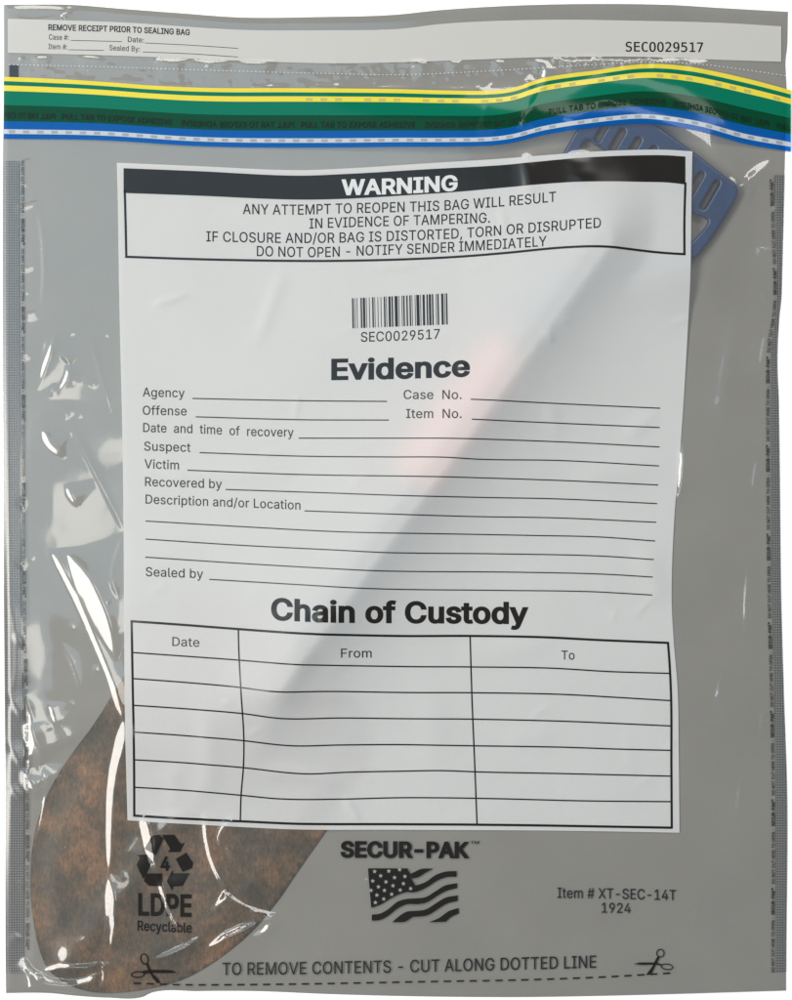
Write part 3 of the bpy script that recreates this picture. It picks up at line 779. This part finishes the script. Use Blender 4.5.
# ------------------------------------------------------------------ white label area
TL = herm([(117,163),(200,166.5),(300,170.5),(345,169),(430,164),(500,160),(563,155.5),(600,153),(640,151.5),(665,151.5),(691,153)])
BL = herm([(124,819.5),(200,824),(300,829),(400,829.5),(500,830),(600,831),(680,832.5)])
LL = herm([(160,117),(200,118),(300,119.5),(450,123),(600,124.8),(700,125.5),(820,128)])
RL = herm([(150,691),(200,690.3),(300,689),(420,685),(520,675.5),(600,672),(640,673),(690,678),(750,679),(832,679.5)])
RL = herm([(150,691),(200,690),(300,688.5),(375,685),(450,680),(520,674),(600,671.5),(640,673.5),(690,677.5),(750,678.5),(832,679.3)])
lfx, lfy = quad_sheet(LL, RL, TL, BL)
label = grid('label_panel', lfx, lfy, 282, 334, lambda x, y: hz(x, y)+.08, M['label'], bag)
BT = herm([(123.5,168.5),(200,171.5),(300,176),(345,174.5),(430,170),(500,166.5),(563,161),(600,158.5),(640,157),(665,157),(684,158.2)])
BB = herm([(125.5,193.3),(200,196),(300,200),(345,199.3),(400,196.5),(456,193),(500,189.3),(563,184.5),(600,183.5),(640,183.6),(665,184),(684,186)])
XB = herm([(125.5,257),(200,259.5),(300,261.3),(345,261.3),(400,260.3),(456,258),(505,254.5),(560,249.8),(600,249),(640,252),(665,254.3),(684,255.4)])
p = Print(.15, 2.6).band(BT, BB, 123.8, 684, 2.5, 8); p.build('warning_banner', M['ink'], label)
p = Print(.15); p.line([(x, float(XB(x))) for x in np.linspace(125.3, 684, 40)], 2.3)
p.line([(125.0,190),(125.9,225),(126.6,258)], 2.3).line([(684,184),(683,220),(683,256.4)], 2.3); p.build('warning_frame', M['ink'], label)
Print(.24, 2.6).text('WARNING', 341.5, 457.5, [(341,195.2),(400,194),(457,191.2)], 14.6, 3.2).build('warning_heading', simple('white_lettering', (.52, .53, .53), .35), label)
p = Print(.15, 2.6)
p.text('ANY ATTEMPT TO REOPEN THIS BAG WILL RESULT', 243, 555, [(243,214.2),(300,215),(340,214),(440,211.6),(500,208),(555,203.6)], 10, .7)
p.text('IN EVIDENCE OF TAMPERING.', 309.5, 489.5, [(309,229),(340,228),(400,226.5),(489,224)], 10, .7)
p.text('IF CLOSURE AND/OR BAG IS DISTORTED, TORN OR DISRUPTED', 206.5, 599, [(206,241.6),(300,243.4),(345,243),(400,241.5),(460,239.4),(530,234.5),(599,230.2)], 10, .7)
p.text('DO NOT OPEN - NOTIFY SENDER IMMEDIATELY', 257, 545.5, [(257,256.3),(320,257.6),(345,256.8),(440,253.6),(500,250.6),(545,248)], 10, .7)
p.build('warning_text', M['ink'], label)
# barcode (Code 128)
seq = ['211214','213113','132113','131321','123122','411311','222221','131141','123221','312311','2331112']
bars = []; x = 0
for s_ in seq:
    for i, c in enumerate(s_):
        if i % 2 == 0: bars.append((x, int(c)))
        x += int(c)
tot = x; p = Print(.15, 2.6)
for a, w in bars:
    u0 = a/tot; u1 = (a+w-.12)/tot
    x0 = 352+95*u0; x1 = 352+95*u1; yt = 298.8-4.4*u0; yb = 328.9-3.4*u0
    n = 11; t = np.linspace(0, 1, n)
    p.add(np.r_[x0+t*.6, x1+t*.6], np.r_[yt+(yb-yt)*t, yt+(yb-yt)*t], [[i, n+i, n+i+1, i+1] for i in range(n-1)])
p.build('barcode', M['ink'], label)
Print(.15, 2.6).text('SEC0029517', 361, 439.5, [(361,342.4),(400,341.3),(439,339.6)], 9.6, .6).build('barcode_number', M['ink'], label)
Print(.15, 2.6).text('Evidence', 331.5, 469.5, [(331,379.8),(400,378.7),(469,376.8)], 19.6, 3.3).build('evidence_heading', M['ink'], label)
c = 8.9
for a in [('Agency', 143, 185, [(143,396.6),(185,397.6)]),
          ('Case  No.', 403.5, 461, [(403,399.6),(461,400)]),
          ('Offense', 143, 187, [(143,414.8),(187,415.6)]),
          ('Item  No.', 406, 461, [(405,418.6),(461,418.8)]),
          ('Date  and  time  of  recovery', 143.5, 294, [(143,432),(200,433.6),(250,436),(294,437)]),
          ('Suspect', 144.5, 191, [(144,450.6),(191,452)]),
          ('Victim', 144.8, 179.5, [(144,468.2),(180,469.6)]),
          ('Recovered by', 145.5, 222.5, [(145,486),(222,488.4)]),
          ('Description and/or Location', 146, 301, [(146,503.5),(200,505.6),(250,507.5),(301,509.6)]),
          ('Sealed by', 146.5, 204, [(146,575.8),(204,578)])]:
    Print(.15, 2.6).text(*a, c, .7).build('caption', M['ink_matt'], label)
p = Print(.15, 2.6); w = 1.15
for l in [[(192.7,398.6),(300,401),(387,402)],[(470,400.2),(560,404),(660,408.3)],[(196,417),(300,420),(389,420.6)],[(471,420),(560,423.5),(659.5,427.6)],
          [(299,438.4),(420,438.7),(443,438.8),(560,442),(659.5,447)],[(200,452.7),(300,456.3),(390,457.3),(443,457.6),(478,459.5),(560,460.6),(659,466)],
          [(188,470.3),(300,474.6),(420,476.6),(443,477),(560,480.5),(658,485)],[(226,489.5),(330,493),(400,495.5),(480,497.4),(560,499),(657,503.6)],
          [(305,510.8),(400,514.2),(470,516.4),(560,518),(656,522.3)],[(146,521),(240,526.4),(340,531.5),(420,533.2),(530,535.4),(600,537),(655,541)],
          [(146,539),(240,545),(340,549.8),(390,552.2),(500,553.8),(600,556),(653.5,559.5)],[(146,557),(240,563),(340,568.4),(390,570.6),(520,572.2),(600,574),(652.5,577)],
          [(210,579),(300,584),(390,588.6),(500,590.3),(590,591.6),(652,595)]]:
    Print(.15, 2.6).line(l, w).build('form_line', M['ink_matt'], label)
Print(.15, 2.6).text('Chain of Custody', 272, 528.5, [(272,618.2),(330,620.5),(400,622),(470,622.6),(528,623.2)], 20.3, 3.3).build('custody_heading', M['ink'], label)
p = Print(.15, 2.6)
rows = [([(131.5,620.8),(180,624),(239,628.2),(300,632),(400,635.6),(470,635.8),(540,637),(600,640),(668,642.8)],2.3),
        ([(133,652),(180,655),(240,658.9),(300,663),(400,666.2),(470,666.8),(550,668),(610,671.5),(669.5,673.3)],1.4),
        ([(134,678),(180,681),(240,685.8),(274,689.6),(330,690.5),(400,692.2),(470,692.6),(560,694.2),(620,697.5),(670.5,700.5)],1.4),
        ([(134,704.6),(190,708),(243,712),(285,717.3),(340,717.4),(400,718.4),(470,719),(560,721),(620,723.5),(671,725.8)],1.4),
        ([(134,731.3),(190,735),(243,739.3),(292,744.9),(340,744.5),(400,744.4),(470,745.6),(560,747),(620,749),(671,750.2)],1.4),
        ([(134,759),(190,762.3),(242,766.6),(304,773.1),(350,771.8),(400,771),(440,770.4),(480,771.8),(560,773.4),(671,776)],1.4),
        ([(134,786.6),(190,790),(241,794.6),(280,798.3),(340,798.8),(400,797.5),(440,797.6),(500,798.6),(580,800.6),(671,801.5)],1.4),
        ([(134.5,815),(190,818.2),(240,820.6),(300,823.3),(400,824),(470,824.4),(560,825.6),(671.5,827.5)],2.4)]
for l, w in rows: p.line(l, w)
p.line([(132.5,620),(133.5,680),(134.6,740),(134.8,816)], 2.3).line([(667.8,641.7),(669.5,665),(671,700),(671.2,760),(671.6,828.5)], 2.3)
p.line([(239.4,627.5),(239.8,645),(242.2,690),(244.6,735),(244,765),(241.4,795),(240.6,821)], 1.5).line([(470,635.8),(472,700),(474.5,760),(477,824.6)], 1.5)
p.build('custody_table', M['ink'], label)
for a in [('Date', 173.3, 200.5, [(173,645.2),(200,646)]), ('From', 341.3, 371.8, [(341,656.6),(372,657)]), ('To', 561.3, 574.5, [(561,659.3),(575,659.5)])]:
    Print(.15, 2.6).text(*a, 8.8, .6).build('column_title', M['ink_matt'], label)

# ------------------------------------------------------------------ printing on the clear film
s5 = 1/5.5556; T5 = lambda L_: [(120+a*s5, 820+b*s5) for a, b in L_]
p = Print(.15, 2.6)
for poly in [[(140,155),(176,90),(190,79),(224,78),(245,98),(203,190)],[(236,78),(305,78),(341,131),(362,118),(337,174),(268,173),(283,158)],[(312,212),(370,178),(408,235),(402,265),(350,285)],
             [(388,293),(350,363),(297,365),(293,390),(262,335),(293,275),(298,293)],[(148,293),(237,293),(237,365),(165,362),(135,335)],[(97,190),(150,187),(190,235),(176,238),(145,305),(132,322),(95,245),(114,205)]]:
    p.poly(T5(poly))
p.text('4', 161, 170.2, [(160,869.5),(171,869.5)], 13.2, 3.2)
p.build('recycling_symbol', M['ink'], bag)
Print(.15, 2.6).text('LDPE', 138.7, 192, [(138,914),(192,915.4)], 20.8, 3.0).text('Recyclable', 138, 192, [(138,929.7),(192,932)], 9.8, 1.4).build('material_lettering', M['ink'], bag)
Print(.15, 2.6).text('SECUR-PAK', 340.5, 469.5, [(340,856.5),(470,857.2)], 14.8, 4.4).text('™', 470.5, 479, [(470,848.8),(480,848.8)], 8, 0).build('maker_lettering', M['ink'], bag)
s8 = 1/5.28; T8 = lambda L_: [(350+a*s8, 820+b*s8) for a, b in L_]
def hl(pts, n=5):
    out = []
    xs_ = [a for a, b in pts]; f = herm(sorted(pts))
    t = np.linspace(min(xs_), max(xs_), n*len(pts)); r = [(float(a), float(f(a))) for a in t]
    return r if pts[0][0] < pts[-1][0] else r[::-1]
p = Print(.15, 2.6)
p.poly(T8([(95,254),(302,254),(318,283),(322,307),(345,345)]+hl([(345,345),(400,325),(450,290),(500,272),(562,268)])[1:]+hl([(562,298),(510,300),(460,318),(410,350),(365,372),(330,380),(300,378),(260,390),(210,415),(160,445),(112,462)])))
p.poly(T8([(318,283)]+hl([(320,283),(345,270),(375,257),(438,255)])+hl([(438,257),(400,275),(360,300),(324,307)])))
p.poly(T8(hl([(115,498),(160,492),(200,470),(250,430),(300,415),(350,412),(400,405),(450,375),(500,345),(565,332)])+hl([(565,358),(510,372),(460,398),(410,430),(360,442),(300,443),(250,465),(200,505),(160,525),(115,530)])))
p.poly(T8(hl([(222,538),(260,505),(300,482),(350,478),(400,470),(450,440),(500,410),(568,396)])+hl([(568,426),(510,440),(460,470),(410,500),(360,508),(330,510),(300,530),(280,537)])))
p.poly(T8(hl([(415,538),(470,515),(520,480),(573,463)])+hl([(574,492),(530,512),(505,535)])))
flag = p.build('flag_emblem', M['ink'], bag)
p = Print(.28, 3)
for (a, b) in [(130,270),(205,268),(262,260),(162,293),(235,302),(290,296),(120,320),(190,325),(282,334),(150,351),(227,345),(320,360),(182,370),(265,368),(111,370),(142,395),(220,390),(178,415),(134,434)]:
    pts = []
    for k in range(10):
        r = 12.5 if k % 2 == 0 else 5.6; an = -math.pi/2+k*math.pi/5+.1; pts.append((a+r*math.cos(an), b+r*math.sin(an)))
    p.poly(T8(pts))
p.build('flag_stars', M['silver'], flag)
p = Print(.15, 2.6)
p.text('Item # XT-SEC-14T', 557.3, 675.8, [(557,897.6),(610,898.4),(676,900)], 10.2, .7).text('1924', 601.5, 630.5, [(601,912.3),(631,912.8)], 9.8, .7); p.build('item_lettering', M['ink_matt'], bag)
Print(.15, 2.6).text('TO REMOVE CONTENTS - CUT ALONG DOTTED LINE', 222.5, 596, [(222,974.6),(300,973.8),(400,972),(500,969.8),(596,967.4)], 12.2, .7).build('cutting_instruction', M['ink_matt'], bag)
Print(.15, 2.6).line([(134,982.6),(177,984.2),(262,984.2),(340,983),(430,981.2),(520,979.6),(600,976.8),(673,972.6)], 1.5, dash=(7.3, 5.6)).build('cutting_line', M['ink'], bag)
def pc(poly, T): return chaikin(T(poly), 1)
p = Print(.2, 3)
p.ellipse_ring(120+138*s5, 820+768*s5, 4.2, 5.8, 1.2, -.25).ellipse_ring(120+101*s5, 820+855*s5, 7.0, 3.5, 1.2, -.05)
p.poly(T5([(118,840),(135,832),(170,829),(240,829),(290,832),(316,845),(290,847),(170,847),(140,852)]))
p.poly(T5([(145,792),(156,786),(168,815),(182,850),(208,874),(228,902),(205,903),(182,873),(160,835)]))
p.build('scissors_icon', M['ink'], bag)
s4 = 1/4.605; T4 = lambda L_: [(620+a*s4, 930+b*s4) for a, b in L_]
p = Print(.2, 3)
p.ellipse_ring(620+185*s4, 930+105*s4, 4.2, 4.4, 1.1, .2).ellipse_ring(620+215*s4, 930+168*s4, 6.3, 3.3, 1.1, .12)
p.poly(T4([(60,155),(90,148),(165,148),(192,157),(188,163),(168,158),(100,159)]))
p.poly(T4([(172,120),(181,124),(174,140),(160,165),(143,203),(118,206),(150,163),(160,140)]))
p.build('scissors_icon', M['ink'], bag)
